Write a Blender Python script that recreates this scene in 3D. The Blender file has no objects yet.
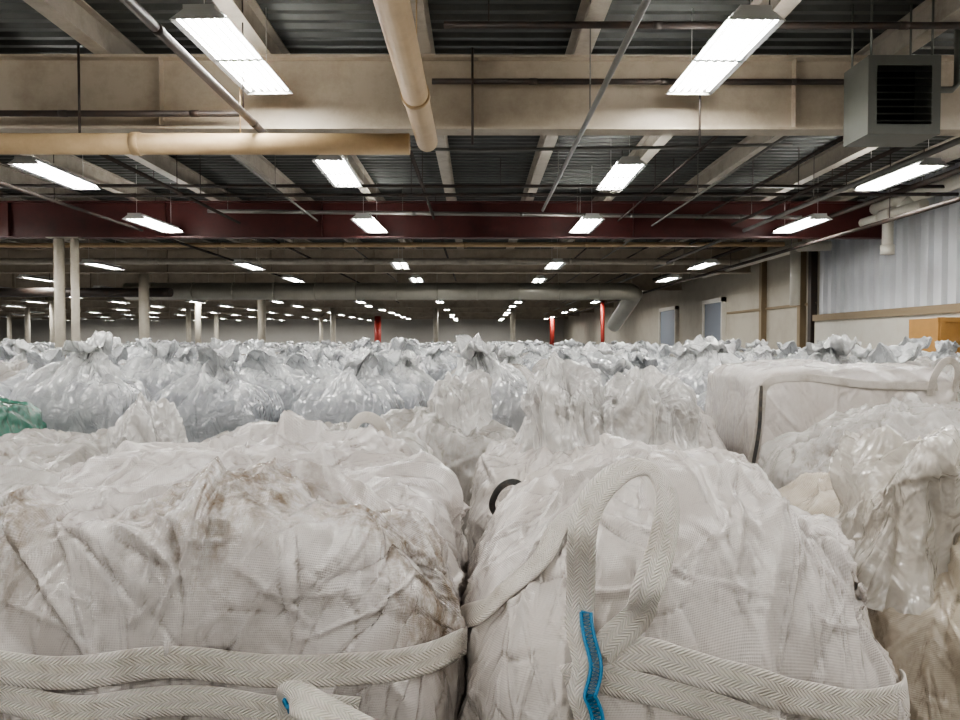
import bpy, math, random
import numpy as np
from mathutils import Vector, Matrix
from mathutils.bvhtree import BVHTree

random.seed(5); rng=np.random.RandomState(5)
scene=bpy.context.scene
COL=scene.collection
CAMZ=1.6

# ------------------------------------------------------------------ noise
def _h(a,b,c,seed):
    n=(a*73856093 ^ b*19349663 ^ c*83492791 ^ (seed*2654435761)) & 0xffffffff
    n=((n^(n>>13))*1274126177)&0xffffffff
    n=n^(n>>16)
    n=(n*668265263)&0xffffffff
    n=n^(n>>15)
    return (n & 0xffff)/32767.5-1.0
def vn(p,seed=0):
    i=np.floor(p).astype(np.int64); f=p-i; w=f*f*(3-2*f)
    x,y,z=i[...,0],i[...,1],i[...,2]; wx,wy,wz=w[...,0],w[...,1],w[...,2]
    def L(a,b,t): return a+(b-a)*t
    c=[[[_h(x+a,y+b,z+d,seed) for d in (0,1)] for b in (0,1)] for a in (0,1)]
    return L(L(L(c[0][0][0],c[1][0][0],wx),L(c[0][1][0],c[1][1][0],wx),wy),
             L(L(c[0][0][1],c[1][0][1],wx),L(c[0][1][1],c[1][1][1],wx),wy),wz)
def fbm(p,seed=0,o=3):
    r=0;a=1;t=0
    for k in range(o):
        r=r+a*vn(p*(2**k)+k*17.3,seed+k); t+=a; a*=.5
    return r/t
def facet(U,V,seed,rot):
    """crumpled-sheet height: flat triangular facets meeting in sharp creases"""
    c,s=math.cos(rot),math.sin(rot); x=U*c-V*s; y=(U*s+V*c)*1.25
    i=np.floor(x).astype(np.int64); j=np.floor(y).astype(np.int64); fx=x-i; fy=y-j
    z=i*0+3
    h00=_h(i,j,z,seed); h11=_h(i+1,j+1,z,seed)
    hm=np.where(fx>fy,_h(i+1,j,z,seed),_h(i,j+1,z,seed))
    a=np.maximum(fx,fy); b_=np.minimum(fx,fy)
    return h00+(hm-h00)*a+(h11-hm)*b_
def sstep(a,b,x):
    t=np.clip((x-a)/(b-a),0,1); return t*t*(3-2*t)
def folds(n,seed,count,Lr,wr,ar,neg=.25,radial=.5,span=1.05):
    """straight-ish sharp fold lines on an n x n cloth grid (metres = param*1.6)"""
    R=np.random.RandomState(seed); ax=np.linspace(-1.6,1.6,n); H=np.zeros((n,n))
    for _ in range(count):
        cx,cy=R.uniform(-span,span,2); th=R.uniform(0,math.pi)
        if R.rand()<radial: th=math.atan2(cy,cx)+R.normal(0,.45)
        L=R.uniform(*Lr); w=R.uniform(*wr); a=R.uniform(*ar); c=R.uniform(-1,1)*.8/L*.25
        sg=-1 if R.rand()<neg else 1; fl=1 if R.rand()<.5 else -1
        m=L+w*1.5
        i0,i1=np.searchsorted(ax,[cx-m,cx+m]); j0,j1=np.searchsorted(ax,[cy-m,cy+m])
        if i1-i0<2 or j1-j0<2: continue
        X,Y=np.meshgrid(ax[i0:i1]-cx,ax[j0:j1]-cy,indexing='ij')
        t=X*math.cos(th)+Y*math.sin(th); d=(-X*math.sin(th)+Y*math.cos(th)+c*t*t)*fl
        p=np.clip(np.where(d>0,1-d/w,1+d/(.4*w)),0,1)
        tp=np.clip(1-(t/L)**2,0,1)
        H[i0:i1,j0:j1]+=sg*a*p**1.15*tp
    return H

# ------------------------------------------------------------------ cloth grid
def catmull(pts,per=16):
    P=np.array(pts,float); Q=np.vstack([2*P[0]-P[1],P,2*P[-1]-P[-2]]); out=[]
    for k in range(1,len(Q)-2):
        for t in np.linspace(0,1,per,endpoint=False):
            out.append(.5*((2*Q[k])+(-Q[k-1]+Q[k+1])*t+(2*Q[k-1]-5*Q[k]+4*Q[k+1]-Q[k+2])*t*t+(-Q[k-1]+3*Q[k]-3*Q[k+1]+Q[k+2])*t**3))
    out.append(P[-1]); return np.array(out)
def normals(P):
    du=np.gradient(P,axis=0); dv=np.gradient(P,axis=1)
    n=np.cross(du,dv); return n/(np.linalg.norm(n,axis=-1,keepdims=True)+1e-9)
def upsample(P,N):
    def one(P,N):
        n=P.shape[0]; t=np.linspace(0,n-1,N); i=np.clip(np.floor(t).astype(int),0,n-2); f=(t-i)[:,None,None]
        p0=P[np.clip(i-1,0,n-1)];p1=P[i];p2=P[i+1];p3=P[np.clip(i+2,0,n-1)]
        return .5*(2*p1+(-p0+p2)*f+(2*p0-5*p1+4*p2-p3)*f*f+(-p0+3*p1-3*p2+p3)*f**3)
    Q=one(P,N); return np.swapaxes(one(np.swapaxes(Q,0,1),N),0,1)
DIRS=[((slice(None,-1),slice(None)),(slice(1,None),slice(None))),
      ((slice(None),slice(None,-1)),(slice(None),slice(1,None))),
      ((slice(None,-1),slice(None,-1)),(slice(1,None),slice(1,None))),
      ((slice(None,-1),slice(1,None)),(slice(1,None),slice(None,-1)))]
def relax(P,B,g,iters,ka,kb,floor=-.008):
    Nn=normals(B); rest=[]
    for a,b in DIRS:
        rest.append(np.linalg.norm(B[b]-B[a],axis=-1)*.5*(g[a]+g[b]))
    for it in range(iters):
        acc=np.zeros_like(P)
        for k,(a,b) in enumerate(DIRS):
            d=P[b]-P[a]; L=np.sqrt((d*d).sum(-1))+1e-9
            w=.30 if k<2 else .12
            c=((1-rest[k]/L)*w)[...,None]*d
            acc[a]+=c; acc[b]-=c
        P=P+acc
        if kb>0:
            def lap(Q):
                R=np.zeros_like(Q); R[1:-1,1:-1]=(Q[2:,1:-1]+Q[:-2,1:-1]+Q[1:-1,2:]+Q[1:-1,:-2])*.25-Q[1:-1,1:-1]; return R
            P=P-kb*lap(lap(P))
        P=P+ka*(B-P)
        d=((P-B)*Nn).sum(-1)-floor
        P=P-np.minimum(d,0)[...,None]*Nn
    return P

def bag_base(N,W,D,prof,nmax=5.0):
    u,v=np.meshgrid(np.linspace(-1,1,N),np.linspace(-1,1,N),indexing='ij')
    s=np.maximum(np.abs(u),np.abs(v)); ss=np.maximum(s,1e-6)
    dx,dy=u/ss,v/ss
    n=2.2+(nmax-2.2)*sstep(.15,.6,s)
    k=np.maximum((np.abs(dx)**n+np.abs(dy)**n)**(1/n),1e-3)
    px,py=dx/k,dy/k
    C=catmull(prof,20); m=np.array([W*.5,1.0])
    arc=np.concatenate([[0],np.cumsum(np.linalg.norm(np.diff(C*m,axis=0),axis=1))]); arc/=arc[-1]
    fr=s*(.8+.2*s**4)
    rho=np.interp(fr,arc,C[:,0]); z=np.interp(fr,arc,C[:,1])
    B=np.stack([px*rho*W*.5,py*rho*D*.5,z],-1)
    return B,u,v,s,rho

def make_bag(W,D,prof,N,seed,sculpt=None,g1=1.04,g2=1.03,nz=.02,top_g=.0,crump=.03,cf=4.5,fine=.003,nmax=5.0,levels=None,top_zone=1.15,fa=1.0,side=.4,nf=(40,110),wr=.25,oc=(1,.45,.13)):
    """build one crumpled fabric bag as a relaxed cloth grid (local coords, base on z=0)"""
    levels=levels or [max(24,N//12*2),N//6*2,N]
    P=None
    for li,n in enumerate(levels):
        B,u,v,s,rho=bag_base(n,W,D,prof,nmax)
        off=np.array([seed*3.7,seed*1.9,seed*.7])
        tz=sstep(top_zone-.14,top_zone+.06,B[...,2])
        B=B+normals(B)*(fbm(B*2.2+off,seed,2)*nz*2.0)[...,None]*sstep(0.0,.3,B[...,2])[...,None]
        wu=u*1.6+.13*fbm(B*3+off,seed+3,2)+seed*.37; wv=v*1.6+.13*fbm(B*3-off,seed+5,2)+seed*.73
        N0=normals(B)
        cr=facet(wu*cf,wv*cf,seed,.4+seed)*crump*oc[0]+facet(wu*cf*2.1,wv*cf*2.1,seed+9,1.3+seed)*crump*oc[1]+facet(wu*cf*4.4,wv*cf*4.4,seed+19,2.1+seed)*crump*oc[2]
        B=B+N0*(cr*(side+(1-side)*tz))[...,None]
        if sculpt is not None: B=sculpt(B,u,v,s)
        hf=folds(n,seed*7+1,nf[0],(.15,.55),(.05,.12),(.010,.030))
        hf+=folds(n,seed*7+2,nf[1],(.08,.32),(.014,.034),(.004,.011))
        B=B+N0*(hf*fa*(.6+.4*tz)*sstep(.1,.5,B[...,2]))[...,None]
        frac=li/(len(levels)-1)
        g=1+(g1-1)*(1-frac)+(g2-1)*frac+top_g*tz
        if P is None:
            P=B+normals(B)*(fbm(B*7+off,seed+20,3)*.012)[...,None]
            P=relax(P,B,g,60,.03,.02)
        else:
            P=upsample(P,n)
            P=P+(B-P)*(.6 if li<len(levels)-1 else .85)
            cell=1.7*2/n
            P=P+normals(P)*(vn(B/(cell*6)+off,seed+31)*cell*wr)[...,None]
            P=relax(P,B,g,30 if n<200 else 6,.05,.01)
    if fine>0:
        h=folds(N,seed*7+3,600,(.04,.20),(.008,.016),(fine*.4,fine*1.2),neg=.4,radial=.3)
        P=P+normals(P)*h[...,None]
    P[...,2]=np.maximum(P[...,2],0.002)
    return P,u,v

def grid_mesh(name,P,u,v,mat):
    n,m=P.shape[:2]
    idx=np.arange(n*m).reshape(n,m)
    q=np.stack([idx[:-1,:-1],idx[1:,:-1],idx[1:,1:],idx[:-1,1:]],-1).reshape(-1,4)
    me=bpy.data.meshes.new(name)
    me.vertices.add(n*m); me.vertices.foreach_set('co',P.reshape(-1).astype(np.float32))
    nf=len(q); me.loops.add(nf*4); me.polygons.add(nf)
    me.loops.foreach_set('vertex_index',q.reshape(-1).astype(np.int32))
    me.polygons.foreach_set('loop_start',np.arange(0,nf*4,4,dtype=np.int32))
    me.polygons.foreach_set('use_smooth',np.ones(nf,dtype=bool))
    uvl=me.uv_layers.new(name='UVMap')
    UV=np.stack([u*1.7,v*1.7],-1).reshape(-1,2)[q.reshape(-1)]
    me.update(calc_edges=True)
    me.uv_layers[0].data.foreach_set('uv',UV.reshape(-1).astype(np.float32))
    me.materials.append(mat); me.validate(); me.update()
    return me
def obj(name,me,loc=(0,0,0),rz=0,parent=None):
    o=bpy.data.objects.new(name,me); o.location=loc; o.rotation_euler=(0,0,rz); COL.objects.link(o)
    if parent: o.parent=parent
    return o
def empty(name,loc=(0,0,0)):
    o=bpy.data.objects.new(name,None); o.location=loc; o.empty_display_size=.2; COL.objects.link(o); return o

# ------------------------------------------------------------------ materials
class NT:
    def __init__(s,name):
        s.m=bpy.data.materials.new(name); s.m.use_nodes=True; s.t=s.m.node_tree; s.t.nodes.clear()
        s.out=s.n('ShaderNodeOutputMaterial'); s.b=s.n('ShaderNodeBsdfPrincipled'); s.l(s.b,'BSDF',s.out,'Surface')
    def n(s,ty,**k):
        x=s.t.nodes.new(ty)
        for a,b in k.items():
            if a in x.inputs: x.inputs[a].default_value=b
            else: setattr(x,a,b)
        return x
    def l(s,a,ao,b,bi): s.t.links.new(a.outputs[ao],b.inputs[bi])
    def tex(s,ty,coord,cs='Object',scale=(1,1,1),**k):
        x=s.n(ty,**k); mp=s.n('ShaderNodeMapping'); mp.inputs['Scale'].default_value=scale
        s.l(coord,cs,mp,'Vector'); s.l(mp,'Vector',x,'Vector'); return x
    def ramp(s,src,so,stops):
        r=s.n('ShaderNodeValToRGB'); e=r.color_ramp.elements
        while len(e)<len(stops): e.new(.5)
        for k,(p,c) in enumerate(stops):
            e[k].position=p; e[k].color=(c,c,c,1) if not isinstance(c,tuple) else (*c,1)
        s.l(src,so,r,'Fac'); return r
    def mix(s,fac,fo,a,b):
        m=s.n('ShaderNodeMix'); m.data_type='RGBA'
        if fac is not None: s.l(fac,fo,m,0)
        for k,x in ((6,a),(7,b)):
            if len(x)==3: m.inputs[k].default_value=(*x,1)
            else: s.t.links.new(x[0].outputs[x[1]],m.inputs[k])
        return m
    def math(s,op,a,b=None):
        m=s.n('ShaderNodeMath'); m.operation=op
        for k,x in ((0,a),(1,b)):
            if x is None: continue
            if isinstance(x,(int,float)): m.inputs[k].default_value=x
            else: s.t.links.new(x[0].outputs[x[1]],m.inputs[k])
        return m

def woven(name,base,dirt=.5,dirtcol=(.18,.13,.09),stains=(),rough=.25,crease=.08,weave=.35,soil_shade=.6):
    t=NT(name); tc=t.n('ShaderNodeTexCoord'); geo=t.n('ShaderNodeNewGeometry')
    n1=t.tex('ShaderNodeTexNoise',tc,'Object',Scale=3.0,Detail=6,Roughness=.65)
    n2=t.tex('ShaderNodeTexNoise',tc,'Object',(1,1,1),Scale=17.0,Detail=9,Roughness=.8)
    mul=t.math('MULTIPLY',(n1,'Fac'),(n2,'Fac'))
    r=t.ramp(mul,0,[(.25,0.0),(.34,.30*dirt),(.45,1.0*dirt)])
    var=t.ramp(n1,'Fac',[(.3,tuple(c*f for c,f in zip(base,(.90,.87,.83)))),(.65,base)])
    c1=t.mix(r,'Color',(var,'Color'),dirtcol)
    # crease shade painted into the colour for fold contrast, mixed with soil
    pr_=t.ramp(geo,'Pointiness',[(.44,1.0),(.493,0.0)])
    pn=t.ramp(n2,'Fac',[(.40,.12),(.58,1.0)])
    pf=t.math('MULTIPLY',(pr_,'Color'),(pn,'Color')); pf2=t.math('MULTIPLY',(pf,0),soil_shade)
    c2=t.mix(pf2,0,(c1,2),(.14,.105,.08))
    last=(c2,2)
    if stains:
        nn=t.tex('ShaderNodeTexNoise',tc,'Object',(1,1,.45),Scale=19.0,Detail=10,Roughness=.75)
        nr=t.ramp(nn,'Fac',[(.40,0.0),(.50,.55),(.62,1.0)]); acc=None
        for (p,rad) in stains:
            sb=t.n('ShaderNodeVectorMath',operation='SUBTRACT'); sb.inputs[1].default_value=p
            t.l(geo,'Position',sb,0)
            scv=t.n('ShaderNodeVectorMath',operation='MULTIPLY'); scv.inputs[1].default_value=(1,1,.6); t.l(sb,0,scv,0)
            d=t.n('ShaderNodeVectorMath',operation='LENGTH'); t.l(scv,0,d,0)
            a=t.math('DIVIDE',(d,1),rad); b=t.math('SUBTRACT',1.0,(a,0)); b1=t.math('MAXIMUM',(b,0),0.0); b2=t.math('MULTIPLY',(b1,0),2.0)
            acc=b2 if acc is None else t.math('MAXIMUM',(acc,0),(b2,0))
        cl=t.math('MINIMUM',(acc,0),1.0); fc=t.math('MULTIPLY',(cl,0),(nr,'Color'))
        cc=t.mix(fc,0,last,(.155,.105,.062)); last=(cc,2)
    t.t.links.new(last[0].outputs[last[1]],t.b.inputs['Base Color'])
    t.b.inputs['Roughness'].default_value=rough; t.b.inputs['Specular IOR Level'].default_value=1.0
    t.b.inputs['Coat Weight'].default_value=.7; t.b.inputs['Coat Roughness'].default_value=.11
    w1=t.tex('ShaderNodeTexWave',tc,'UV',Scale=62.0,Distortion=.3); w1.bands_direction='X'
    w2=t.tex('ShaderNodeTexWave',tc,'UV',Scale=62.0,Distortion=.3); w2.bands_direction='Y'
    ws=t.math('ADD',(w1,'Fac'),(w2,'Fac'))
    vn_=t.tex('ShaderNodeTexNoise',tc,'Object',Scale=18.0,Detail=2,Roughness=.5,Distortion=1.2)
    b1=t.n('ShaderNodeBump',Strength=weave,Distance=.0012); t.l(ws,0,b1,'Height')
    b3=t.n('ShaderNodeBump',Strength=crease,Distance=.03); t.l(vn_,'Fac',b3,'Height'); t.l(b1,'Normal',b3,'Normal')
    t.l(b3,'Normal',t.b,'Normal'); t.l(b3,'Normal',t.b,'Coat Normal')
    return t.m
def plain(name,col,rough=.5,metal=0,noise=.0,ncol=None,nscale=4,bump=0):
    t=NT(name); t.b.inputs['Roughness'].default_value=rough; t.b.inputs['Metallic'].default_value=metal
    if noise>0:
        tc=t.n('ShaderNodeTexCoord'); n1=t.tex('ShaderNodeTexNoise',tc,'Object',Scale=nscale,Detail=7,Roughness=.7)
        r=t.ramp(n1,'Fac',[(.45,0.0),(.72,noise)]); c=t.mix(r,'Color',col,ncol or tuple(x*.4 for x in col)); t.l(c,2,t.b,'Base Color')
        if bump:
            b=t.n('ShaderNodeBump',Strength=bump,Distance=.02); t.l(n1,'Fac',b,'Height'); t.l(b,'Normal',t.b,'Normal')
    else: t.b.inputs['Base Color'].default_value=(*col,1)
    return t.m
def emis(name,col,st):
    t=NT(name); t.b.inputs['Base Color'].default_value=(.9,.9,.9,1)
    t.b.inputs['Emission Color'].default_value=(*col,1); t.b.inputs['Emission Strength'].default_value=st; return t.m
def webbing(name,col):
    t=NT(name); tc=t.n('ShaderNodeTexCoord'); sp=t.n('ShaderNodeSeparateXYZ'); t.l(tc,'UV',sp,0)
    a=t.math('SUBTRACT',(sp,0),.5); a2=t.math('MULTIPLY',(a,0),1.4); a3=t.math('PINGPONG',(a2,0),.35)
    s=t.math('ADD',(sp,1),(a3,0)); s2=t.math('MULTIPLY',(s,0),2*math.pi*6.5); s3=t.math('SINE',(s2,0))
    n1=t.tex('ShaderNodeTexNoise',tc,'Object',Scale=11,Detail=6,Roughness=.7)
    r=t.ramp(n1,'Fac',[(.48,0.0),(.76,.7)]); base=t.mix(r,'Color',col,(.34,.27,.2))
    s4=t.math('MULTIPLY_ADD',(s3,0),.5); s4.inputs[2].default_value=.5
    dr=t.ramp(s4,0,[(.05,.5),(.45,1.0)])
    mm=t.n('ShaderNodeMix'); mm.data_type='RGBA'; mm.blend_type='MULTIPLY'; mm.inputs[0].default_value=.35
    t.l(base,2,mm,6); t.l(dr,'Color',mm,7); t.l(mm,2,t.b,'Base Color')
    b=t.n('ShaderNodeBump',Strength=.8,Distance=.003); t.l(s4,0,b,'Height'); t.l(b,'Normal',t.b,'Normal')
    t.b.inputs['Roughness'].default_value=.42; return t.m
def plastic(name,body,top,rough=.22,z0=.74,z1=.92):
    t=NT(name); tc=t.n('ShaderNodeTexCoord')
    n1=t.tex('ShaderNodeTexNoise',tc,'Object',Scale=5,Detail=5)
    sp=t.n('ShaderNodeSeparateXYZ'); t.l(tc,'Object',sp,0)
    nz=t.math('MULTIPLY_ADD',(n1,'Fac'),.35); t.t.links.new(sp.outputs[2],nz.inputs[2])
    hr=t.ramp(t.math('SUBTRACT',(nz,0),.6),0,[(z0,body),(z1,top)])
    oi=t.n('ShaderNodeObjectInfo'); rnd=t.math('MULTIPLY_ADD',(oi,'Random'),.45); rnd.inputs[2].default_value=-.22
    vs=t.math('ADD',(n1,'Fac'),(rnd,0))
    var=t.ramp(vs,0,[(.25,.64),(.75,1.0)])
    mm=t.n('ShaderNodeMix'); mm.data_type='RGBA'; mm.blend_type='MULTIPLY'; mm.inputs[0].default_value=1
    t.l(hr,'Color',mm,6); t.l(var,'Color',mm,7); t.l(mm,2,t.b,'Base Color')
    t.b.inputs['Roughness'].default_value=rough; t.b.inputs['Specular IOR Level'].default_value=.9
    t.b.inputs['Coat Weight'].default_value=1.0; t.b.inputs['Coat Roughness'].default_value=.07
    v=t.tex('ShaderNodeTexNoise',tc,'Object',Scale=8,Detail=2,Roughness=.5,Distortion=2.0)
    b=t.n('ShaderNodeBump',Strength=.45,Distance=.05); t.l(v,'Fac',b,'Height'); t.l(b,'Normal',t.b,'Normal'); t.l(b,'Normal',t.b,'Coat Normal')
    return t.m

M_left=woven('woven_polypropylene_stained',(.60,.565,.55),.8,stains=(((-.52,1.50,1.36),.28),((-1.0,1.35,1.28),.20),((-.25,1.50,1.20),.19),((-.12,1.42,1.08),.15)),soil_shade=.8)
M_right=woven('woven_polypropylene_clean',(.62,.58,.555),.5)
M_mid=woven('woven_polypropylene_grey',(.44,.42,.40),.75,soil_shade=.8)
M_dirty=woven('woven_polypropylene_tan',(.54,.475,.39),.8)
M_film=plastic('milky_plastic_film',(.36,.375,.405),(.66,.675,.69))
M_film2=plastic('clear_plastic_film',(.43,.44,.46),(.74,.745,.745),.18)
M_liner=plastic('liner_plastic',(.60,.555,.49),(.68,.63,.56),.27,.3,.7)
M_linerw=plastic('liner_plastic_white',(.66,.635,.605),(.74,.715,.69),.25,.3,.7)
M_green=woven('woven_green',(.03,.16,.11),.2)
M_web=webbing('strap_webbing',(.76,.71,.655))
M_webd=webbing('strap_webbing_dark',(.08,.08,.08))
M_blue=plain('blue_stitch_thread',(.02,.20,.38),.6)
M_cream=plain('painted_steel_cream',(.45,.39,.31),.5,0,.6,(.23,.175,.12),1.6)
M_joist=plain('painted_steel_joist',(.45,.41,.35),.55,0,.6,(.22,.18,.135),3)
M_red=plain('painted_steel_maroon',(.085,.02,.018),.5,0,.6,(.035,.014,.012),3)
M_deck=plain('galvanised_roof_deck',(.10,.105,.098),.45,.4,.6,(.05,.045,.042),1.2)
M_pipe=plain('cream_pipe_insulation',(.54,.395,.235),.5,0,.5,(.35,.24,.14),3)
M_iron=plain('dark_iron_pipe',(.06,.05,.045),.5,.3,.5,(.10,.05,.03),6)
M_grey=plain('galvanised_conduit',(.22,.215,.20),.4,.5,.3,(.13,.11,.09),5)
M_pvc=plain('white_pvc',(.66,.63,.56),.35,0,.3,(.5,.42,.32),3)
M_duct=plain('duct_sheet_metal',(.50,.48,.41),.35,.4,.4,(.33,.3,.25),2)
M_wallw=plain('white_metal_siding',(.64,.655,.68),.4,.0,.4,(.5,.5,.51),.8)
M_wallb=plain('beige_block_wall',(.50,.46,.385),.7,0,.5,(.35,.30,.235),1.2)
M_back=plain('painted_back_wall',(.54,.52,.48),.7,0,.4,(.43,.40,.36),.5)
M_tan=plain('tan_rail',(.27,.205,.13),.6)
M_floor=plain('concrete_floor',(.10,.095,.09),.6,0,.6,(.06,.055,.05),1.5)
M_heat=plain('heater_grey_enamel',(.14,.145,.13),.45,.2,.3,(.10,.095,.08),5)
M_dark=plain('heater_dark_inside',(.01,.01,.01),.6)
M_house=plain('fixture_white_enamel',(.60,.60,.58),.35)
M_refl=plain('fixture_reflector',(.10,.10,.097),.4)
M_tube=emis('fluorescent_tube',(1.0,.985,.94),94)
M_wood=plain('plywood',(.46,.25,.08),.6,0,.5,(.33,.18,.06),6)
M_redc=plain('red_column_paint',(.30,.03,.02),.5)
M_col=plain('white_column_paint',(.46,.42,.35),.5,0,.5,(.3,.25,.185),3)
M_door=plain('blue_grey_door',(.24,.27,.32),.5)

# ------------------------------------------------------------------ mesh builder
class MB:
    def __init__(s): s.v=[];s.f=[];s.m=[];s.sm=[]
    def quad(s,a,b,c,d,m=0):
        k=len(s.v); s.v+=[a,b,c,d]; s.f.append((k,k+1,k+2,k+3)); s.m.append(m); s.sm.append(False)
    def box(s,lo,hi,m=0):
        x0,y0,z0=lo;x1,y1,z1=hi;k=len(s.v)
        s.v+=[(x0,y0,z0),(x1,y0,z0),(x1,y1,z0),(x0,y1,z0),(x0,y0,z1),(x1,y0,z1),(x1,y1,z1),(x0,y1,z1)]
        for f in ((0,3,2,1),(4,5,6,7),(0,1,5,4),(1,2,6,5),(2,3,7,6),(3,0,4,7)):
            s.f.append(tuple(k+i for i in f)); s.m.append(m); s.sm.append(False)
    def tube(s,pts,r,seg=12,m=0,cap=True):
        pts=[Vector(p) for p in pts]; rings=[]
        up=None
        for i,p in enumerate(pts):
            t=(pts[min(i+1,len(pts)-1)]-pts[max(i-1,0)]).normalized()
            if up is None: up=Vector((0,0,1)) if abs(t.z)<.9 else Vector((1,0,0))
            a=t.cross(up)
            if a.length<1e-3: a=t.cross(Vector((0,1,0)))
            a.normalize(); b=a.cross(t).normalized(); up=b
            k=len(s.v); rr=r[i] if isinstance(r,(list,tuple)) else r
            for j in range(seg):
                an=2*math.pi*j/seg; q=p+a*math.cos(an)*rr+b*math.sin(an)*rr; s.v.append(tuple(q))
            rings.append(k)
        for i in range(len(rings)-1):
            for j in range(seg):
                j2=(j+1)%seg
                s.f.append((rings[i]+j,rings[i]+j2,rings[i+1]+j2,rings[i+1]+j)); s.m.append(m); s.sm.append(True)
        if cap:
            s.f.append(tuple(rings[0]+j for j in range(seg))[::-1]); s.m.append(m); s.sm.append(False)
            s.f.append(tuple(rings[-1]+j for j in range(seg))); s.m.append(m); s.sm.append(False)
    def ibeam(s,axis,c,z0,z1,a0,a1,fw,tw=.02,tf=.025,m=0):
        def bx(o0,o1,za,zb):
            if axis=='x': s.box((a0,c+o0,za),(a1,c+o1,zb),m)
            else: s.box((c+o0,a0,za),(c+o1,a1,zb),m)
        bx(-fw/2,fw/2,z0,z0+tf); bx(-fw/2,fw/2,z1-tf,z1); bx(-tw/2,tw/2,z0+tf,z1-tf)
    def build(s,name,mats,loc=(0,0,0),rz=0,parent=None):
        me=bpy.data.meshes.new(name); me.from_pydata(s.v,[],s.f)
        for m in mats: me.materials.append(m)
        me.polygons.foreach_set('material_index',s.m); me.polygons.foreach_set('use_smooth',s.sm); me.update()
        return obj(name,me,loc,rz,parent)

# ------------------------------------------------------------------ room shell
X0,X1,Y0,Y1,ZC=-50.0,8.6,-10.0,70.0,4.78
b=MB(); b.box((X0-.2,Y0-.2,-.2),(X1+.2,Y1+.2,0)); b.build('floor',[M_floor])
b=MB(); y=Y0; pr=[(0,0),(.07,0),(.10,.05),(.17,.05)]
ys=[]
while y<Y1:
    for a,h in pr: ys.append((y+a,ZC+h))
    y+=.20
for k in range(len(ys)-1):
    (a,h),(c,g)=ys[k],ys[k+1]; b.quad((X0,a,h),(X0,c,g),(X1,c,g),(X1,a,h))
b.box((X0-.2,Y0-.2,ZC+.08),(X1+.2,Y1+.2,ZC+.25))
b.build('ceiling',[M_deck])
b=MB(); b.box((X0-.2,Y1,0),(X1+.2,Y1+.2,ZC+.05)); b.build('wall_back',[M_back])
b=MB(); b.box((X0-.2,Y0-.2,0),(X1+.2,Y0,ZC+.05)); b.build('wall_front',[M_back])
b=MB(); b.box((X0-.2,Y0,0),(X0,Y1,ZC+.05)); b.build('wall_left',[M_back])
b=MB(); b.box((X1,Y0,0),(X1+.2,Y1,ZC+.05),0)
y=Y0
while y<17.6:
    d=.10
    b.quad((X1-.005,y,0),(X1-.005,y,ZC),(X1-d,y+.03,ZC),(X1-d,y+.03,0),1)
    b.quad((X1-d,y+.03,0),(X1-d,y+.03,ZC),(X1-d,y+.12,ZC),(X1-d,y+.12,0),1)
    b.quad((X1-d,y+.12,0),(X1-d,y+.12,ZC),(X1-.005,y+.15,ZC),(X1-.005,y+.15,0),1)
    b.quad((X1-.005,y+.15,0),(X1-.005,y+.15,ZC),(X1-.005,y+.40,ZC),(X1-.005,y+.40,0),1)
    y+=.40
for zz in np.arange(0,4.7,.4): b.box((X1-.012,17.7,zz),(X1,45,zz+.385),0)
b.build('wall_right',[M_wallb,M_wallw])
b=MB(); b.box((X1-.18,Y0,2.12),(X1-.101,17.6,2.28)); b.box((X1-.06,17.7,2.55),(X1-.012,24,2.62)); b.build('trim_1',[M_tan])
b=MB(); b.box((X1-.101-.02,Y0,0),(X1-.101,17.6,2.12)); b.build('trim_2',[M_pvc])
for k,(ya,yb) in enumerate(((24.3,26.2),(30,32.5))):
    b=MB(); b.box((X1-.10,ya,0),(X1-.013,yb,3.0),0); b.box((X1-.16,ya-.12,0),(X1-.013,ya,3.15),1); b.box((X1-.16,yb,0),(X1-.013,yb+.12,3.15),1); b.box((X1-.16,ya-.12,3.0),(X1-.013,yb+.12,3.15),1)
    b.build('door_%d'%(k+1),[M_door,M_pvc])

# ------------------------------------------------------------------ roof steel
BZ0,BZ1=CAMZ+2.14,CAMZ+2.88
bys=[-7.3,-.05,7.2,14.5,21.8,29.1,36.4,43.7,51,58.3,65.6]
for k,yy in enumerate(bys):
    if yy==-.05: continue
    b=MB(); b.ibeam('x',yy,BZ0,BZ1,X0,X1-.11,.22)
    for xx in np.arange(-48,8,3.2): b.box((xx,yy-.10,BZ0+.025),(xx+.012,yy+.10,BZ1-.025))
    b.build('ceiling_beam',[M_red if k==3 else M_cream])
b=MB()
for k in range(-32,5):
    xx=1.0+1.6*k+.05
    b.ibeam('y',xx,BZ1,ZC-.001,Y0,Y1,.17,.012,.014)
b.build('roof_joists',[M_joist])
def column(x,y,m,r=.11,z1=None):
    z1=z1 or BZ0; b=MB(); b.tube([(x,y,.02),(x,y,z1-.02)],r,16); b.box((x-.2,y-.2,0),(x+.2,y+.2,.02)); b.box((x-.17,y-.17,z1-.02),(x+.17,y+.17,z1)); b.build('steel_column',[m])
cols=[(-8.62,14.5,M_col,.10),(-8.30,14.5,M_col,.08),(-10.35,21.8,M_col,.15),(-8.95,29.1,M_col,.16),(-9.0,43.7,M_col,.17),(-8.3,58.3,M_redc,.28),(6.5,36.4,M_redc,.10),(6.2,58.3,M_redc,.2)]
cols+=[(x,y,M_col,.15) for x,y in ((-25,29.1),(-22,36.4),(-28,43.7),(-34,51),(-18,43.7),(2.2,43.7),(-2.6,43.7),(-14.5,36.4),(-19,51),(-13,58.3))]
for c in cols: column(*c)

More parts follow.
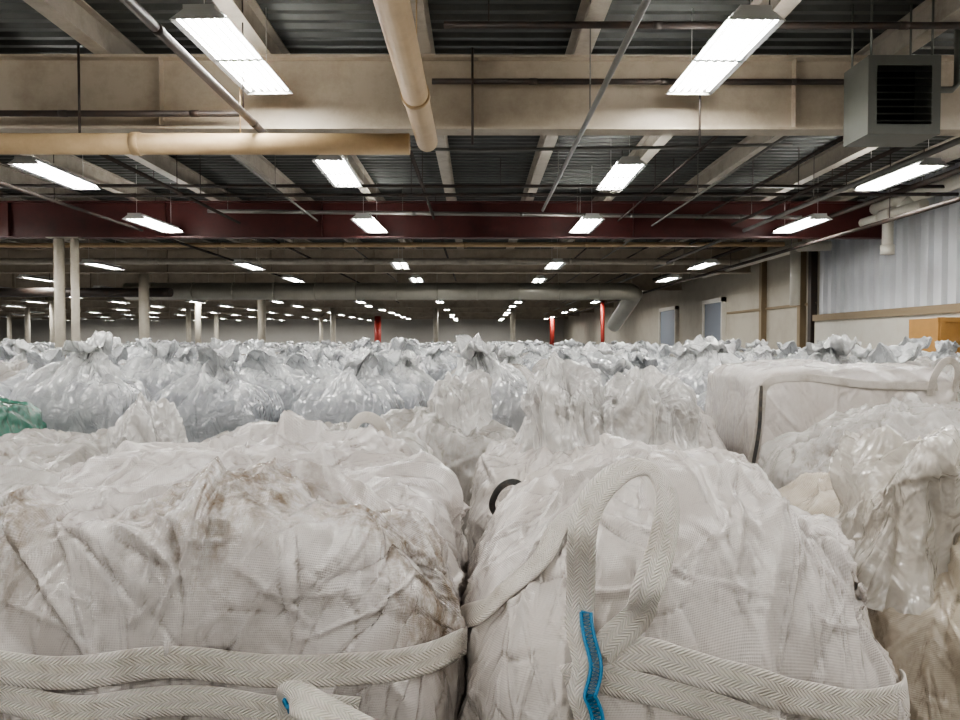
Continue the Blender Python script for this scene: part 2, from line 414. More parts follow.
# ------------------------------------------------------------------ pipes
def pipe(name,pts,r,m,seg=12,couple=None,hang=None):
    b=MB(); b.tube(pts,r,seg)
    if couple:
        p0,p1=Vector(pts[0]),Vector(pts[-1]); n=max(1,int((p1-p0).length/couple)); d=(p1-p0).normalized()
        for k in range(1,n+1):
            c=p0+d*(k*couple-.3)
            if (c-p0).length<(p1-p0).length: b.tube([c-d*.04,c+d*.04],r*1.12,seg)
    if hang:
        p0,p1=Vector(pts[0]),Vector(pts[-1]); n=int((p1-p0).length/hang); d=(p1-p0).normalized()
        for k in range(n+1):
            c=p0+d*(k*hang+.4)
            if (c-p0).length<(p1-p0).length: b.tube([c,Vector((c.x,c.y,ZC))],.007,6)
    return b.build(name,[m])
def Z(h): return CAMZ+h
pipe('insulated_pipe',[(-.50,-9,Z(1.99)),(-.50,7.0,Z(1.99))],.105,M_pipe,20,3.0,2.4)
pipe('insulated_pipe',[(-12,6.85,Z(1.92)),(-.66,6.85,Z(1.92))],.10,M_pipe,20,3.0,3.1)
pipe('sprinkler_pipe',[(-.3,6.3,Z(2.82)),(8.4,6.3,Z(2.82))],.03,M_iron,10,2.2,2.5)
pipe('sprinkler_pipe',[(-.45,7.0,Z(2.58)),(4.1,7.0,Z(2.58))],.028,M_iron,10,1.3)
pipe('sprinkler_pipe',[(-9,7.0,Z(2.26)),(-2.3,7.0,Z(2.26))],.03,M_iron,10,1.3)
pipe('sprinkler_pipe',[(-2.12,-9,Z(2.07)),(-2.12,7.05,Z(2.07))],.035,M_iron,10,2,2.5)
pipe('conduit',[(1.02,-9,Z(2.06)),(1.02,7.0,Z(2.06)),(1.02,11,Z(2.06))],.025,M_grey,8,None,2.5)
pipe('conduit',[(-9.0,5.1,Z(2.54)),(8.4,5.1,Z(2.58))],.014,M_iron,8)
pipe('conduit',[(-2.4,9.3,Z(2.62)),(-1.5,9.2,Z(2.54)),(0,9.2,Z(2.50)),(2.4,9.35,Z(2.58)),(4.2,9.4,Z(2.64))],.022,M_grey,8)
pipe('conduit',[(-9,8.6,Z(2.75)),(8.3,8.6,Z(2.72))],.02,M_iron,8,None,3)
pipe('conduit',[(-9,7.75,Z(2.30)),(5.0,7.75,Z(2.30))],.016,M_iron,8,None,3)
pipe('conduit',[(-12,12.2,Z(2.70)),(8.3,12.2,Z(2.70))],.03,M_iron,8,None,3)
pipe('sprinkler_pipe',[(-12,11.7,Z(2.42)),(8.0,11.7,Z(2.46))],.03,M_iron,10,2.2,3.5)
pipe('sprinkler_pipe',[(-5.4,14.1,Z(2.62)),(6.5,14.1,Z(2.50))],.04,M_grey,10,2.2,3.5)
pipe('sprinkler_pipe',[(-30,17.4,Z(2.36)),(7.6,17.4,Z(2.42))],.06,M_pipe,10,3,4)
pipe('sprinkler_pipe',[(-30,20.4,Z(2.34)),(7.6,20.4,Z(2.34))],.09,M_joist,10,3,4)
pipe('sprinkler_pipe',[(-30,25,Z(2.55)),(7.6,25,Z(2.55))],.05,M_iron,10,3,4)
pipe('sprinkler_pipe',[(-30,33,Z(2.3)),(7.6,33,Z(2.3))],.09,M_grey,10,3,4)
for xx,zz,rr,mm in ((5.25,2.42,.03,M_iron),(5.5,2.30,.04,M_grey),(4.5,2.52,.02,M_iron),(-6.9,2.3,.03,M_iron),(-3.3,2.5,.02,M_grey),(7.3,2.6,.05,M_iron),(2.9,2.5,.02,M_iron),(6.75,2.0,.035,M_iron),(-.9,2.55,.03,M_iron),(-4.9,2.45,.03,M_iron),(3.6,2.4,.02,M_grey)):
    pipe('service_pipe',[(xx,7.5,Z(zz)),(xx,60,Z(zz))],rr,mm,8,None,3.6)
pipe('service_pipe',[(4.4,5.4,Z(2.2)),(8.4,8.2,Z(2.3))],.02,M_iron,8)
for xx,yy in ((-3.9,6.95),(2.2,7.0),(-.05,7.0)):
    pipe('conduit_drop',[(xx,yy-.02,Z(2.9)),(xx,yy-.02,Z(1.95))],.012,M_iron,8)
b=MB()
b.tube([(8.2,9,Z(2.74)),(8.2,17.0,Z(2.74))],.12,16); b.tube([(7.95,12.5,Z(2.46)),(7.95,17.0,Z(2.46))],.09,14)
b.tube([(7.95,13.6,Z(2.48)),(7.95,13.6,Z(1.72))],.10,16); b.tube([(7.95,13.6,Z(1.88)),(7.95,13.6,Z(1.70))],.125,16); b.tube([(7.95,13.4,Z(2.46)),(7.95,13.8,Z(2.46))],.13,16); b.tube([(7.95,13.2,Z(2.5)),(8.2,13.2,Z(2.74))],.09,12)
b.build('pvc_drain_pipe',[M_pvc])
b=MB(); b.tube([(7.75,24,Z(2.30)),(7.75,17.1,Z(2.30)),(7.8,16.9,Z(2.30)),(8.45,16.8,Z(2.30))],.12,14); b.tube([(7.75,17.1,Z(2.30)),(7.75,17.1,Z(.9))],.12,14); b.build('pvc_drain_pipe',[M_pvc])
for yy,mm in ((17.7,M_iron),(18.3,M_tan),(20.8,M_tan)):
    b=MB(); b.box((X1-.14,yy,0),(X1-.013,yy+.13,ZC-.2)); b.box((X1-.18,yy-.02,0),(X1-.14,yy+.15,ZC-.2)); b.build('wall_stud',[mm])
b=MB(); b.tube([(-13,26,Z(1.88)),(5.2,26,Z(1.88)),(5.7,26.1,Z(1.87)),(5.95,26.6,Z(1.82)),(5.95,30.5,Z(.75))],.31,22)
for xx in np.arange(-12,5.3,1.5): b.tube([(xx-.03,26,Z(1.88)),(xx+.03,26,Z(1.88))],.33,22); b.tube([(xx,26,Z(2.2)),(xx,26,ZC)],.01,6)
b.build('round_air_duct',[M_duct])
b=MB(); b.tube([(-30,23,Z(1.62)),(-10.5,23,Z(1.62)),(-10.0,22.9,Z(1.62))],.15,16)
for xx in np.arange(-29,-10,3.0): b.tube([(xx,23,Z(1.75)),(xx,23,ZC)],.01,6)
b.build('round_air_duct',[M_iron])
b=MB()
hx,hy,hz=3.49,6.3,Z(1.86); hw,hd=.65,.42
b.box((hx,hy,hz),(hx+hw,hy+hd,hz+.04),0); b.box((hx,hy,hz+.66),(hx+hw,hy+hd,hz+.70),0)
b.box((hx,hy,hz+.04),(hx+.08,hy+hd,hz+.66),0); b.box((hx+hw-.08,hy,hz+.04),(hx+hw,hy+hd,hz+.66),0); b.box((hx+.08,hy+.25,hz+.04),(hx+hw-.08,hy+hd,hz+.66),1)
b.box((hx+.08,hy,hz+.04),(hx+hw-.08,hy+.02,hz+.09),0); b.box((hx+.08,hy,hz+.61),(hx+hw-.08,hy+.02,hz+.66),0)
for k in range(8):
    z=hz+.11+k*.063
    b.quad((hx+.08,hy-.02,z),(hx+hw-.08,hy-.02,z),(hx+hw-.08,hy+.06,z+.035),(hx+.08,hy+.06,z+.035),0)
    b.quad((hx+.08,hy-.02,z-.006),(hx+.08,hy+.06,z+.029),(hx+hw-.08,hy+.06,z+.029),(hx+hw-.08,hy-.02,z-.006),0)
for x,y in ((hx+.05,hy+.05),(hx+hw-.05,hy+.05),(hx+.05,hy+hd-.05),(hx+hw-.05,hy+hd-.05)): b.tube([(x,y,hz+.69),(x,y,ZC)],.01,6)
b.tube([(hx+hw,hy+.3,hz+.5),(hx+hw+.3,hy+.3,hz+.5),(hx+hw+.35,hy+.3,hz+.55),(hx+hw+.35,hy+.3,ZC)],.03,10)
b.build('unit_heater',[M_heat,M_dark])

# ------------------------------------------------------------------ fixtures
def fixture_mesh(far=False,zh=2.4):
    b=MB(); L=.79; w0,w1=.12,.225; h=.075
    b.box((-w0,-L,h-.005),(w0,L,h+.035),0)
    b.quad((-w0,-L,h-.008),(-w0,L,h-.008),(w0,L,h-.008),(w0,-L,h-.008),2)
    for sx in (-1,1):
        p=[(sx*w0,-L,h),(sx*w0,L,h),(sx*w1,L,0),(sx*w1,-L,0)]
        b.quad(*p,0); b.quad(*[(x-sx*.004,y,z-.004) for x,y,z in p][::-1],2)
        b.quad((-sx*w0,sx*L,h),(sx*w0,sx*L,h),(sx*w1,sx*L,0.0),(-sx*w1,sx*L,0.0),0)
    if far:
        for x in (-.10,.10): b.quad((x-.045,-L+.04,.02),(x-.045,L-.04,.02),(x+.045,L-.04,.02),(x+.045,-L+.04,.02),1)
    else:
        n=6
        for k in range(n):
            x=-.18+.36*k/(n-1)
            b.tube([(x,-L+.04,.028),(x,L-.04,.028)],.013,5,1,cap=False)
            if k<n-1:
                xm=x+.036
                b.quad((xm-.020,-L+.01,.064),(xm-.020,L-.01,.064),(xm,L-.01,.018),(xm,-L+.01,.018),2)
                b.quad((xm,-L+.01,.018),(xm,L-.01,.018),(xm+.020,L-.01,.064),(xm+.020,-L+.01,.064),2)
        b.box((-w1+.01,-.02,.008),(w1-.01,.02,.014),2)
    for yy in (-L+.1,L-.1):
        b.tube([(0,yy,h+.03),(0,yy,ZC-CAMZ-zh)],.004,5,0)
    me=b.build('tmp',[M_house,M_tube,M_refl]); m=me.data; bpy.data.objects.remove(me); m.name='fluorescent_fixture'; return m
FX=fixture_mesh(False,2.4); FXM=fixture_mesh(False,2.2); FXF=fixture_mesh(True,2.03)
far=empty('distant_ceiling_light_array')
for r in range(-3,15):
    yy=5.95+4.3*r
    if r==0: yy=6.06
    if r==2: yy=13.4
    zh=2.40 if r<2 else (2.20 if r==2 else 2.03)
    for c in range(-11,3):
        xx=2.06+4.1*c
        if xx>7: continue
        jx,jy=random.uniform(-.12,.12),random.uniform(-.2,.2)
        if r in (0,2): jx=jy=0
        rz=random.uniform(-.04,.04)
        if r>3 and random.random()<.10: continue
        if 0<=r<=3 and xx>-12: obj('fluorescent_ceiling_light',FX if r<2 else (FXM if r==2 else FXF),(xx+jx,yy+jy,Z(zh)),(-.04 if c==-1 else .02) if r==0 else rz)
        elif r<0: obj('fixture',FX,(xx+jx,yy+jy,Z(zh)),rz,far)
        else: obj('fixture',FX if r<2 else (FXM if r==2 else FXF),(xx+jx,yy+jy,Z(zh)),rz,far)

# ------------------------------------------------------------------ straps
def pinv(ob,parent):
    ob.matrix_parent_inverse=Matrix.Translation(-Vector(parent.location))
def ribbon(name,pts,width,mat,bvhs=(),off=.007,thick=.004,parent=None,per=14,pushall=True):
    C=np.array([p[:3] for p in pts],float); S=np.array([p[3] for p in pts],float)
    Nn=np.array([p[4] if len(p)>4 else (0,-.5,.85) for p in pts],float)
    D=catmull(np.hstack([C,S[:,None],Nn]),per)
    Q=D[:,:3].copy(); SS=D[:,3]; NN=D[:,4:7].copy()
    def near(p):
        best=None
        for bv in bvhs:
            l,n,i,d=bv.find_nearest(Vector(p))
            if l is not None and (best is None or d<best[2]): best=(np.array(l),np.array(n),d)
        return best
    for k in range(len(Q)):
        if SS[k]>.5 and bvhs:
            l,n,d=near(Q[k]); Q[k]=l+n*off; NN[k]=n*.4+NN[k]/np.linalg.norm(NN[k])*.6
    for _ in range(22):
        NN[1:-1]=(NN[:-2]+NN[1:-1]*2+NN[2:])/4; Q[1:-1]=(Q[:-2]+Q[1:-1]*2+Q[2:])/4
    T=np.gradient(Q,axis=0); T/=np.linalg.norm(T,axis=1,keepdims=True)+1e-9
    NN-=T*(NN*T).sum(1,keepdims=True); NN/=np.linalg.norm(NN,axis=1,keepdims=True)+1e-9
    Wd=np.cross(T,NN); K=9; a=np.linspace(-1,1,K)
    top=Q[:,None]+Wd[:,None]*(a[None,:,None]*width/2)+NN[:,None]*((1-a**4)[None,:,None]*.0012)
    if bvhs:
        # lift each cross-section off the fabric as a flat band
        lift=np.zeros(len(Q))
        for i in range(len(Q)):
            if SS[i]<.5 and not pushall: continue
            for j in range(0,K,2):
                l,n,d=near(top[i,j]); h=((top[i,j]-l)*n).sum()
                if d<.06 and h<off*.5: lift[i]=max(lift[i],off*.5-h)
        lift2=lift.copy()
        for _ in range(6): lift2[1:-1]=np.maximum(lift2[1:-1],(lift2[:-2]+lift2[1:-1]*2+lift2[2:])/4)
        for _ in range(6): lift2[1:-1]=(lift2[:-2]+lift2[1:-1]*2+lift2[2:])/4
        top+=NN[:,None]*np.minimum(lift2,.035)[:,None,None]
    bot=top-NN[:,None]*thick
    n=len(Q); V=np.concatenate([top.reshape(-1,3),bot.reshape(-1,3)]); F=[];UV=[]
    arc=np.concatenate([[0],np.cumsum(np.linalg.norm(np.diff(Q,axis=0),axis=1))])/width
    o=n*K
    def uvq(i,j): return (j/(K-1),arc[i])
    for i in range(n-1):
        for j in range(K-1):
            F.append((i*K+j,i*K+j+1,(i+1)*K+j+1,(i+1)*K+j)); UV+=[uvq(i,j),uvq(i,j+1),uvq(i+1,j+1),uvq(i+1,j)]
            F.append((o+i*K+j,o+(i+1)*K+j,o+(i+1)*K+j+1,o+i*K+j+1)); UV+=[uvq(i,j),uvq(i+1,j),uvq(i+1,j+1),uvq(i,j+1)]
        F.append((i*K,(i+1)*K,o+(i+1)*K,o+i*K)); UV+=[(0,0)]*4
        F.append((i*K+K-1,o+i*K+K-1,o+(i+1)*K+K-1,(i+1)*K+K-1)); UV+=[(0,0)]*4
    me=bpy.data.meshes.new(name); me.from_pydata([tuple(x) for x in V],[],F); me.materials.append(mat)
    uvl=me.uv_layers.new(name='UVMap'); uvl.data.foreach_set('uv',np.array(UV,dtype=np.float32).reshape(-1))
    me.polygons.foreach_set('use_smooth',[True]*len(F)); me.update()
    ob=obj(name,me,(0,0,0),0,parent)
    if parent: pinv(ob,parent)
    return top,NN,Wd
def world_bvh(P,loc,rz=0,step=2):
    Q=P[::step,::step].copy(); c,s=math.cos(rz),math.sin(rz)
    x=Q[...,0]*c-Q[...,1]*s+loc[0]; y=Q[...,0]*s+Q[...,1]*c+loc[1]; z=Q[...,2]+loc[2]
    n,m=x.shape; V=np.stack([x,y,z],-1).reshape(-1,3)
    idx=np.arange(n*m).reshape(n,m)
    q=np.stack([idx[:-1,:-1],idx[1:,:-1],idx[1:,1:],idx[:-1,1:]],-1).reshape(-1,4)
    return BVHTree.FromPolygons([tuple(v) for v in V.tolist()],[tuple(f) for f in q.tolist()])
def stitch_on(name,R,i0,i1,parent,w=.008,side=.25,off=.004):
    """blue zig-zag seam sewn along a strap band between its cross-sections i0..i1"""
    top,NN,Wd=R; K=top.shape[1]; n=int((i1-i0)*2.5); b=MB(); zz=[]; e1=[]; e2=[]
    for k in range(n+1):
        t=i0+(i1-i0)*k/n; i=int(min(t,len(top)-2)); f_=t-i
        c=(top[i,K//2]*(1-f_)+top[i+1,K//2]*f_)+Wd[i]*side*.02+NN[i]*off
        zz.append(Vector(c+Wd[i]*(w if k%2 else -w))); e1.append(Vector(c+Wd[i]*w)); e2.append(Vector(c-Wd[i]*w))
    b.tube(zz,.0030,6); b.tube(e1,.0034,6); b.tube(e2,.0034,6)
    ob=b.build(name,[M_blue],parent=parent); pinv(ob,parent)

def gauss(B,cx,cy,r,dz,cz=None,ry=None):
    d=((B[...,0]-cx)/r)**2+((B[...,1]-cy)/(ry or r))**2
    if cz is not None: d=d+((B[...,2]-cz)/r)**2
    return np.exp(-d)*dz

def liner(parent,x,y,W,D,ztop,seed,mat,N=200,lx=0,ly=0,flare=0.0):
    """loose gathered liner plastic heaped on the top of a bag"""
    zt=ztop
    pf=[(0,zt),(.18,zt-.01),(.42+flare*.3,zt-.05),(.60+flare*.35,zt-.10),(.66+flare*.15,zt-.17),(.72,zt-.24),(.86,zt-.31),(1.05,zt-.40)]
    def sc(B,u,v,s):
        an=np.arctan2(B[...,1],B[...,0]); h=sstep(zt-.36,zt-.04,B[...,2])
        tri=np.abs(((an*3.2+2.2*vn(B*3+seed,seed))/math.pi)%2-1)
        k=1+(tri-.5)*.50*h
        B[...,0]*=k; B[...,1]*=k
        r=np.hypot(B[...,0]/W,B[...,1]/D)
        B[...,2]+=h*(.10*fbm(B*6+seed*3,seed,2)+(tri-.5)*.09*sstep(.0,.2,r))
        B[...,0]+=h*lx; B[...,1]+=h*ly
        return B
    P,u,v=make_bag(W,D,pf,N,seed,sc,1.03,1.02,.008,.0,.026,2.6,.002,3.0,[30,70,N],zt-.25,.6,.7,(34,90))
    o=obj('liner_ruffle',grid_mesh('liner_ruffle',P,u,v,mat),(x,y,0),0,parent); pinv(o,parent)

# ------------------------------------------------------------------ foreground bags
PROF_L=[(0,1.25),(.45,1.26),(.78,1.275),(.93,1.245),(1.0,1.13),(1.03,.9),(1.03,.5),(.98,.15),(.93,0)]
def sc_left(B,u,v,s):
    B[...,2]+=(gauss(B,.02,-.26,.13,.06)+gauss(B,.14,-.20,.10,.045)+gauss(B,-.30,-.1,.2,.01))*(B[...,2]>1.0)
    t=sstep(.10,.50,B[...,0])*sstep(.9,1.3,B[...,2]); B[...,2]-=t*.06
    n=normals(B); B+=n*gauss(B,.38,-.36,.20,.04,.98)[...,None]
    return B
PL=(-.57,1.78,0)
P,u,v=make_bag(1.02,.98,PROF_L,520,3,sc_left,1.04,1.03,.016,.03,.046,3.8,.006,5.5,[60,150,520],1.18,fa=1.35,side=.34,nf=(46,200),oc=(1,.4,.10))
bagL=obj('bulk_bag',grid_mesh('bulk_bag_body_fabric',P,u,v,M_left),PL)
bvL=world_bvh(P,PL)
PROF_R=[(0,1.29),(.3,1.275),(.58,1.235),(.82,1.16),(.96,1.03),(1.02,.86),(1.03,.5),(.98,.15),(.92,0)]
def sc_right(B,u,v,s):
    B[...,2]+=gauss(B,-.10,-.1,.2,.02)*(B[...,2]>1.0)
    kx,ky=.36,-.30
    an=np.arctan2(B[...,1]-ky,B[...,0]-kx); d=np.hypot(B[...,0]-kx,B[...,1]-ky)
    amp=.085*np.exp(-((d-.22)/.20)**2)*sstep(.9,1.05,B[...,2])
    tri=1-np.abs(((an*3.2+.5*vn(B*2,9))/math.pi)%2-1)
    B[...,2]+=tri*amp
    B+=normals(B)*(-gauss(B,kx,ky-.03,.07,.055,1.04))[...,None]
    return B
PR=(.41,1.71,0)
P,u,v=make_bag(.88,.98,PROF_R,520,8,sc_right,1.04,1.03,.014,.02,.034,3.4,.006,4.6,[60,150,520],1.14,fa=1.25,side=.34,nf=(44,200),oc=(1,.4,.10))
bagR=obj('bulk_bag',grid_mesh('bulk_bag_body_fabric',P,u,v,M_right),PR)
bvR=world_bvh(P,PR)

f=(0,-1,.1)
RL=ribbon('strap_band',[(-1.25,1.3,1.00,1,f),(-1.0,1.2,1.00,1,f),(-.7,1.2,1.0,1,f),(-.42,1.2,1.00,1,f),(-.2,1.25,1.0,1,f),(-.0,1.4,.99,1,f)],.058,M_web,[bvL],.006,parent=bagL)
ribbon('strap_band_lower',[(-1.25,1.3,.935,1,f),(-1.0,1.2,.93,1,f),(-.7,1.2,.935,1,f),(-.42,1.2,.94,1,f),(-.2,1.25,.93,1,f)],.054,M_web,[bvL],.010,parent=bagL)
R2=ribbon('lifting_loop',[(-.34,1.24,.80,1,f),(-.335,1.22,.93,1,f),(-.32,1.16,1.005,0,(-.2,-.9,.3)),(-.26,1.11,1.015,0,(.1,-.5,.8)),(-.19,1.10,.985,0,(.5,-.5,.7)),(-.13,1.12,.93,0,(.6,-.6,.5)),(-.10,1.16,.80,0,(.6,-.7,.3))],.052,M_web,[bvL],.008,parent=bagL)
stitch_on('blue_stitching',R2,18,27,bagL,.006)
ribbon('strap_band_lower',[(.16,1.12,1.045,1,f),(.28,1.15,1.01,1,f),(.42,1.15,.96,1,f),(.58,1.2,.905,1,f),(.70,1.25,.875,1,f)],.050,M_web,[bvR],.006,parent=bagR)
ribbon('strap_band',[(.175,1.12,1.115,1,f),(.28,1.15,1.08,1,f),(.42,1.15,1.03,1,f),(.58,1.2,.975,1,f),(.70,1.25,.94,1,f),(.82,1.35,.925,1,f)],.058,M_web,[bvR],.010,parent=bagR)
RR=ribbon('lifting_loop',[(.195,1.10,.85,1,f),(.190,1.12,.98,1,f),(.180,1.14,1.08,1,f),(.175,1.20,1.20,.6,(-.1,-.9,.4)),(.20,1.27,1.295,0,(-.1,-.75,.6)),(.265,1.33,1.35,0,(0,-.5,.85)),(.33,1.35,1.36,0,(.3,-.4,.85)),(.36,1.32,1.315,0,(.4,-.6,.6)),(.335,1.25,1.24,0,(.25,-.8,.5)),(.28,1.18,1.16,.4,(.1,-.8,.5)),(.225,1.13,1.10,1,f)],.052,M_web,[bvR],.024,parent=bagR)
stitch_on('blue_stitching',RR,2,38,bagR,.009,.75,.006)
ribbon('strap_band_left',[(-.06,1.5,1.0,1,(-1,0,.2)),(-.06,1.38,1.11,1,(-.8,-.3,.5)),(.0,1.36,1.17,1,(-.5,-.5,.7)),(.10,1.40,1.23,1,(-.3,-.5,.8)),(.22,1.47,1.27,1,(0,-.4,.9))],.050,M_web,[bvR],.008,parent=bagR)

# ------------------------------------------------------------------ other nearby bags
def mk(x,y,W,D,prof,seed,mat,N=230,rz=0,name='bulk_bag',**k):
    P,u,v=make_bag(W,D,prof,N,seed,**k)
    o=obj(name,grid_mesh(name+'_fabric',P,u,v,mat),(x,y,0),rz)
    return o,world_bvh(P,(x,y,0),rz)
def prof(top,sh,mid=.5):
    return [(0,top),(.35,top-.01),(mid+.15,top-.04),(.86,sh+.02),(.98,sh-.12),(1.02,sh-.4),(1.01,.35),(.95,0)]
def peaks(L):
    def f(B,u,v,s):
        for cx,cy,r,dz in L: B[...,2]+=gauss(B,cx,cy,r,dz)*(B[...,2]>.9)
        return B
    return f
CR=dict(g1=1.05,g2=1.04,nz=.018,top_g=.03,crump=.046,cf=4.0,fine=.005,top_zone=1.08,fa=1.3,side=.3,nf=(40,140),nmax=5.5)
oh,bh=mk(1.42,1.95,1.0,1.0,prof(1.24,1.10),21,M_dirty,340,**{**CR,'crump':.05,'fa':1.5,'side':.5})
liner(oh,1.14,1.78,.52,.42,1.38,71,M_liner,260,-.02,-.03,.35)
mk(-1.72,1.95,1.05,1.0,prof(1.20,1.11),22,M_mid,200,**CR)
oa,ba=mk(-.66,2.92,.98,.98,prof(1.21,1.11),23,M_mid,320,sculpt=peaks([(.0,-.15,.13,.05),(-.35,.0,.12,.04)]),**CR)
ol,bl=mk(-1.78,3.0,.98,.98,prof(1.16,1.06),24,M_mid,300,sculpt=peaks([(.12,0,.09,.06),(-.2,.1,.11,.05)]),**CR)
liner(ol,-1.38,2.9,.42,.36,1.31,72,M_linerw,180,flare=.2)
mk(-2.9,3.1,1.05,1.0,prof(1.16,1.07),25,M_mid,160,**CR)
oc,bc=mk(.47,2.95,.98,1.0,prof(1.20,1.09),26,M_right,380,sculpt=peaks([(-.13,.0,.10,.07),(.24,-.02,.14,.10),(-.32,-.1,.11,.04)]),**{**CR,'crump':.05,'top_g':.06,'fa':1.4})
liner(oc,.35,2.84,.42,.36,1.50,73,M_linerw,220,-.02,0)
liner(oc,.64,2.88,.66,.46,1.44,74,M_linerw,260,.02,0)
od,bd=mk(1.90,3.15,1.08,1.0,[(0,1.29),(.3,1.27),(.6,1.19),(.85,1.08),(.98,.95),(1.02,.7),(1.01,.35),(.95,0)],27,M_mid,320,sculpt=peaks([(.1,.0,.2,.04)]),**CR)
mk(3.1,3.2,1.05,1.0,prof(1.32,1.2),28,M_dirty,160,**CR)
oe,be=mk(-.22,4.1,.98,.9,prof(1.16,1.06),29,M_mid,260,**{**CR,'top_g':.06,'fa':1.3})
liner(oe,-.13,4.05,.52,.40,1.40,75,M_linerw,180)
mk(-1.35,4.15,1.0,.92,prof(1.00,.93),30,M_mid,160,**{**CR,'top_zone':.95})
mk(-2.5,4.2,1.0,.92,prof(1.03,.95),31,M_mid,160,**{**CR,'top_zone':.97})
ok_,bk=mk(.92,4.15,.95,.9,prof(1.25,1.12),32,M_right,220,**{**CR,'top_g':.06,'fa':1.3})
liner(ok_,.95,4.1,.55,.40,1.44,76,M_linerw,180)
og,bg=mk(2.18,4.45,1.22,1.05,[(0,1.47),(.5,1.465),(.8,1.455),(.95,1.41),(1.0,1.30),(1.005,.8),(1.0,.3),(.97,0)],33,M_right,300,**{**CR,'crump':.016,'top_g':.0,'top_zone':1.42,'fa':.5,'side':.4,'nmax':9})
mk(3.45,4.45,1.1,1.05,prof(1.48,1.34),34,M_mid,180,**{**CR,'top_zone':1.35})
mk(-3.42,4.75,.70,.7,prof(1.22,1.14),35,M_green,140,name='green_bulk_bag',**{**CR,'crump':.03})
mk(-4.45,4.4,1.05,1,prof(1.18,1.1),36,M_mid,120,**CR)
ribbon('lifting_loop',[(-.50,2.42,1.08,1,f),(-.47,2.40,1.18,0,(-.5,-.8,.2)),(-.42,2.37,1.325,0,(-.4,-.8,.5)),(-.36,2.37,1.345,0,(.2,-.8,.6)),(-.31,2.40,1.28,0,(.7,-.7,.2)),(-.31,2.42,1.16,0,(.8,-.6,0)),(-.34,2.42,1.03,1,f)],.042,M_web,[ba],.01,parent=oa)
ribbon('strap_band',[(-1.1,2.45,1.08,1,f),(-.8,2.43,1.13,1,f),(-.5,2.4,1.12,1,f)],.05,M_web,[ba],.012,parent=oa)
ribbon('lifting_loop',[(.04,2.43,.98,1,f),(.05,2.40,1.05,0,f),(.08,2.37,1.11,0,f),(.13,2.37,1.125,0,f),(.17,2.39,1.08,0,f),(.18,2.42,1.01,1,f)],.022,M_webd,[bc],.01,parent=oc)
ribbon('strap_band',[(-.0,2.45,1.08,1,f),(.3,2.43,1.11,1,f),(.6,2.43,1.11,1,f),(.9,2.45,1.08,1,f)],.045,M_web,[bc],.01,parent=oc)
ribbon('strap_band',[(1.36,2.8,1.0,1,(-1,0,.2)),(1.45,2.7,1.06,1,f),(1.7,2.68,1.09,1,f),(2.0,2.66,1.12,1,f),(2.4,2.7,1.12,1,f)],.05,M_web,[bd],.012,parent=od)
ribbon('lifting_loop',[(1.46,2.66,.98,1,f),(1.40,2.54,1.12,0,f),(1.50,2.50,1.21,0,f),(1.68,2.54,1.24,0,f),(1.92,2.64,1.17,1,f)],.024,M_webd,[bd],.014,parent=od)
ribbon('lifting_loop',[(1.95,2.66,1.08,1,f),(2.02,2.58,1.22,0,f),(2.14,2.55,1.28,0,f),(2.24,2.58,1.20,0,f),(2.26,2.66,1.06,1,f)],.04,M_web,[bd],.012,parent=od)
ribbon('strap_band',[(1.60,4.0,.9,1,f),(1.60,3.95,1.2,1,f),(1.62,3.95,1.38,1,f),(1.85,3.93,1.40,1,f),(2.2,3.92,1.36,1,f),(2.6,3.93,1.35,1,f)],.045,M_web,[bg],.010,parent=og)
ribbon('strap_edge',[(1.60,4.0,.8,1,f),(1.60,3.95,1.1,1,f),(1.60,3.95,1.36,1,f)],.02,M_webd,[bg],.02,parent=og)
ribbon('lifting_loop',[(2.55,3.93,1.30,1,f),(2.56,3.90,1.42,0,f),(2.62,3.90,1.50,0,f),(2.70,3.92,1.46,0,f),(2.72,3.95,1.32,1,f)],.04,M_web,[bg],.012,parent=og)

# ------------------------------------------------------------------ tied film-lined bags in rows
def tied_profile(k):
    a=rng.uniform
    h=1.55+a(-.08,.08); nk=1.43+a(-.03,.02); sh=1.23+a(-.06,.03)
    if k>=5: h-=.02
    if k in (3,7): return [(0,1.36),(.3,1.35),(.6,1.32),(.85,1.25),(.97,1.12),(1.02,.85),(1.01,.4),(.95,0)]
    return [(0,h-.01),(.14,h),(.32+a(-.08,.10),h-.02),(.26,nk+.04),(.15,nk),(.25,nk-.05),(.52,sh+.08),(.82,sh+.01),(.97,sh-.12),(1.02,.85),(1.01,.4),(.95,0)]
film=[]
for k in range(9):
    N=220 if k<5 else 100
    def sc(B,u,v,s,k=k):
        d=sstep(1.30,1.5,B[...,2]); zn=.12 if k<5 else .05
        B[...,0]+=d*.12*math.sin(k*2.1)+d*.09*fbm(B*6+k*5,60+k,2); B[...,1]+=d*.06*math.cos(k*1.7)
        B[...,2]+=d*zn*fbm(B*8+k*9,70+k,2)
        an=np.arctan2(B[...,1],B[...,0]); r=np.hypot(B[...,0],B[...,1])
        tri=np.abs(((an*5+1.5*vn(B*2,k))/math.pi)%2-1)
        B[...,2]+=(.07 if k<5 else .03)*tri*np.exp(-((r-.24)/.15)**2)*sstep(1.18,1.3,B[...,2])
        return B
    P,u,v=make_bag(.90,.90,tied_profile(k),N,50+k,sc,1.05,1.04,.014,.06,.046 if k<5 else .03,4.5,.003 if N>100 else 0,7,[32,70,N] if N>100 else [32,N],1.24,fa=.85 if k<5 else .6,side=.18,nf=(26,60))
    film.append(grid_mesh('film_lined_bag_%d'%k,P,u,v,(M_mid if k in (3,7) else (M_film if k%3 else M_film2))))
stock=empty('bulk_bag_stockpile')
row=0; y=5.95
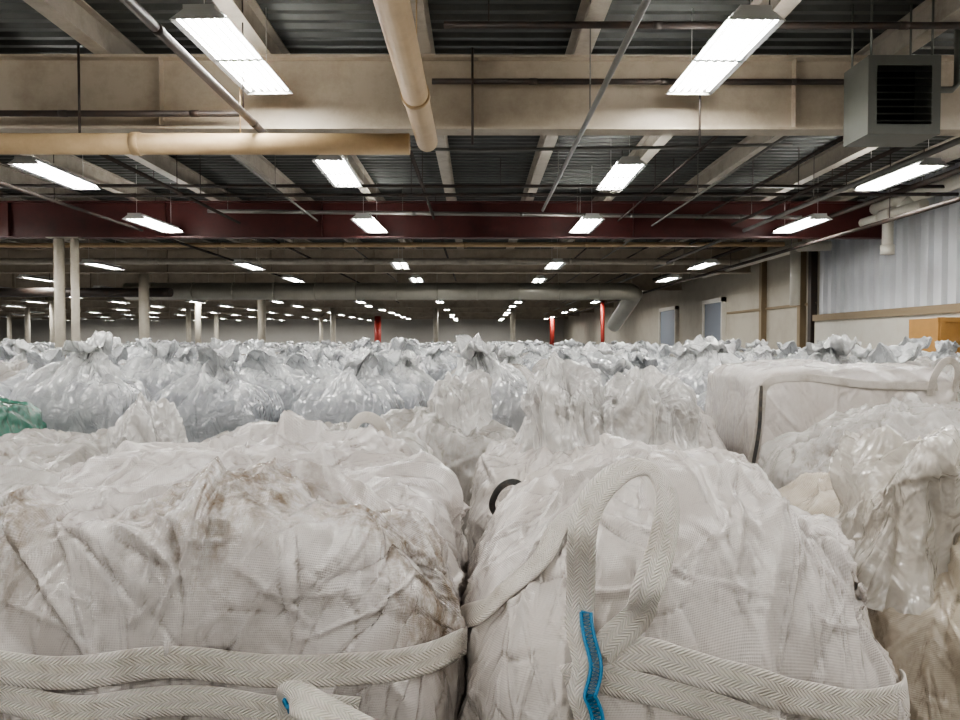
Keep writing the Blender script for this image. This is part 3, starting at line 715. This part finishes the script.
while y<66:
    xlim=.72*y+1.5; pitch=1.13 if y<20 else 1.2
    x=-3.35+(row%3)*.12
    xs=[]
    while x<7.9: xs.append(x); x+=pitch
    x=-3.35+(row%3)*.12-pitch
    while x>-min(xlim,46): xs.append(x); x-=pitch
    for x in xs:
        if x>xlim: continue
        if y<7 and x>6: continue
        if y>9 and random.random()<.12: continue
        if x>6.9 and abs(y-12.0)<1.1: continue
        if any(abs(x-c[0])<.72 and abs(y-c[1])<.72 for c in cols): continue
        k=random.choice((0,1,2,4,0,1,2,4,3)) if y<16 else random.choice((5,6,8,5,6,8,7))
        if y<7 and k==3: k=1
        rz=random.choice((0,1,2,3))*math.pi/2+random.uniform(-.06,.06)
        nearb=y<9.5 and abs(x)<5
        o=obj('tied_bulk_bag' if nearb else 'bag',film[k],(x+random.uniform(-.03,.03),y+random.uniform(-.04,.04),0),rz,None if nearb else stock)
        sc_=random.uniform(.89,1.04)+(.01 if y>12 else 0); o.scale=(1,1,sc_)
    y+=1.12 if y<25 else 1.5; row+=1

b=MB(); cy=11.6
b.box((7.65,cy,1.3),(8.45,cy+.8,2.0),0)
for z in (1.3,1.62,1.93): b.box((7.62,cy-.03,z),(8.45,cy,z+.08),0)
for x in (7.65,8.0,8.36): b.box((x,cy-.05,1.3),(x+.08,cy-.03,2.01),0)
b.box((7.65,cy,0),(8.45,cy+.8,1.29),0)
b.build('plywood_crate',[M_wood])

# ------------------------------------------------------------------ world + camera
w=bpy.data.worlds.new('World'); scene.world=w; w.use_nodes=True
w.node_tree.nodes['Background'].inputs[0].default_value=(.9,.95,1,1); w.node_tree.nodes['Background'].inputs[1].default_value=.02
try: scene.view_settings.look='AgX - Medium High Contrast'
except Exception as e: print('look',e)
cd=bpy.data.cameras.new('camera'); cam=bpy.data.objects.new('camera',cd); COL.objects.link(cam)
cd.lens=26.25; cd.sensor_width=36; cam.location=(0,0,CAMZ); cam.rotation_euler=(math.radians(90-1.47),0,math.radians(-.2)); cd.clip_end=200; cd.clip_start=.05
scene.camera=cam
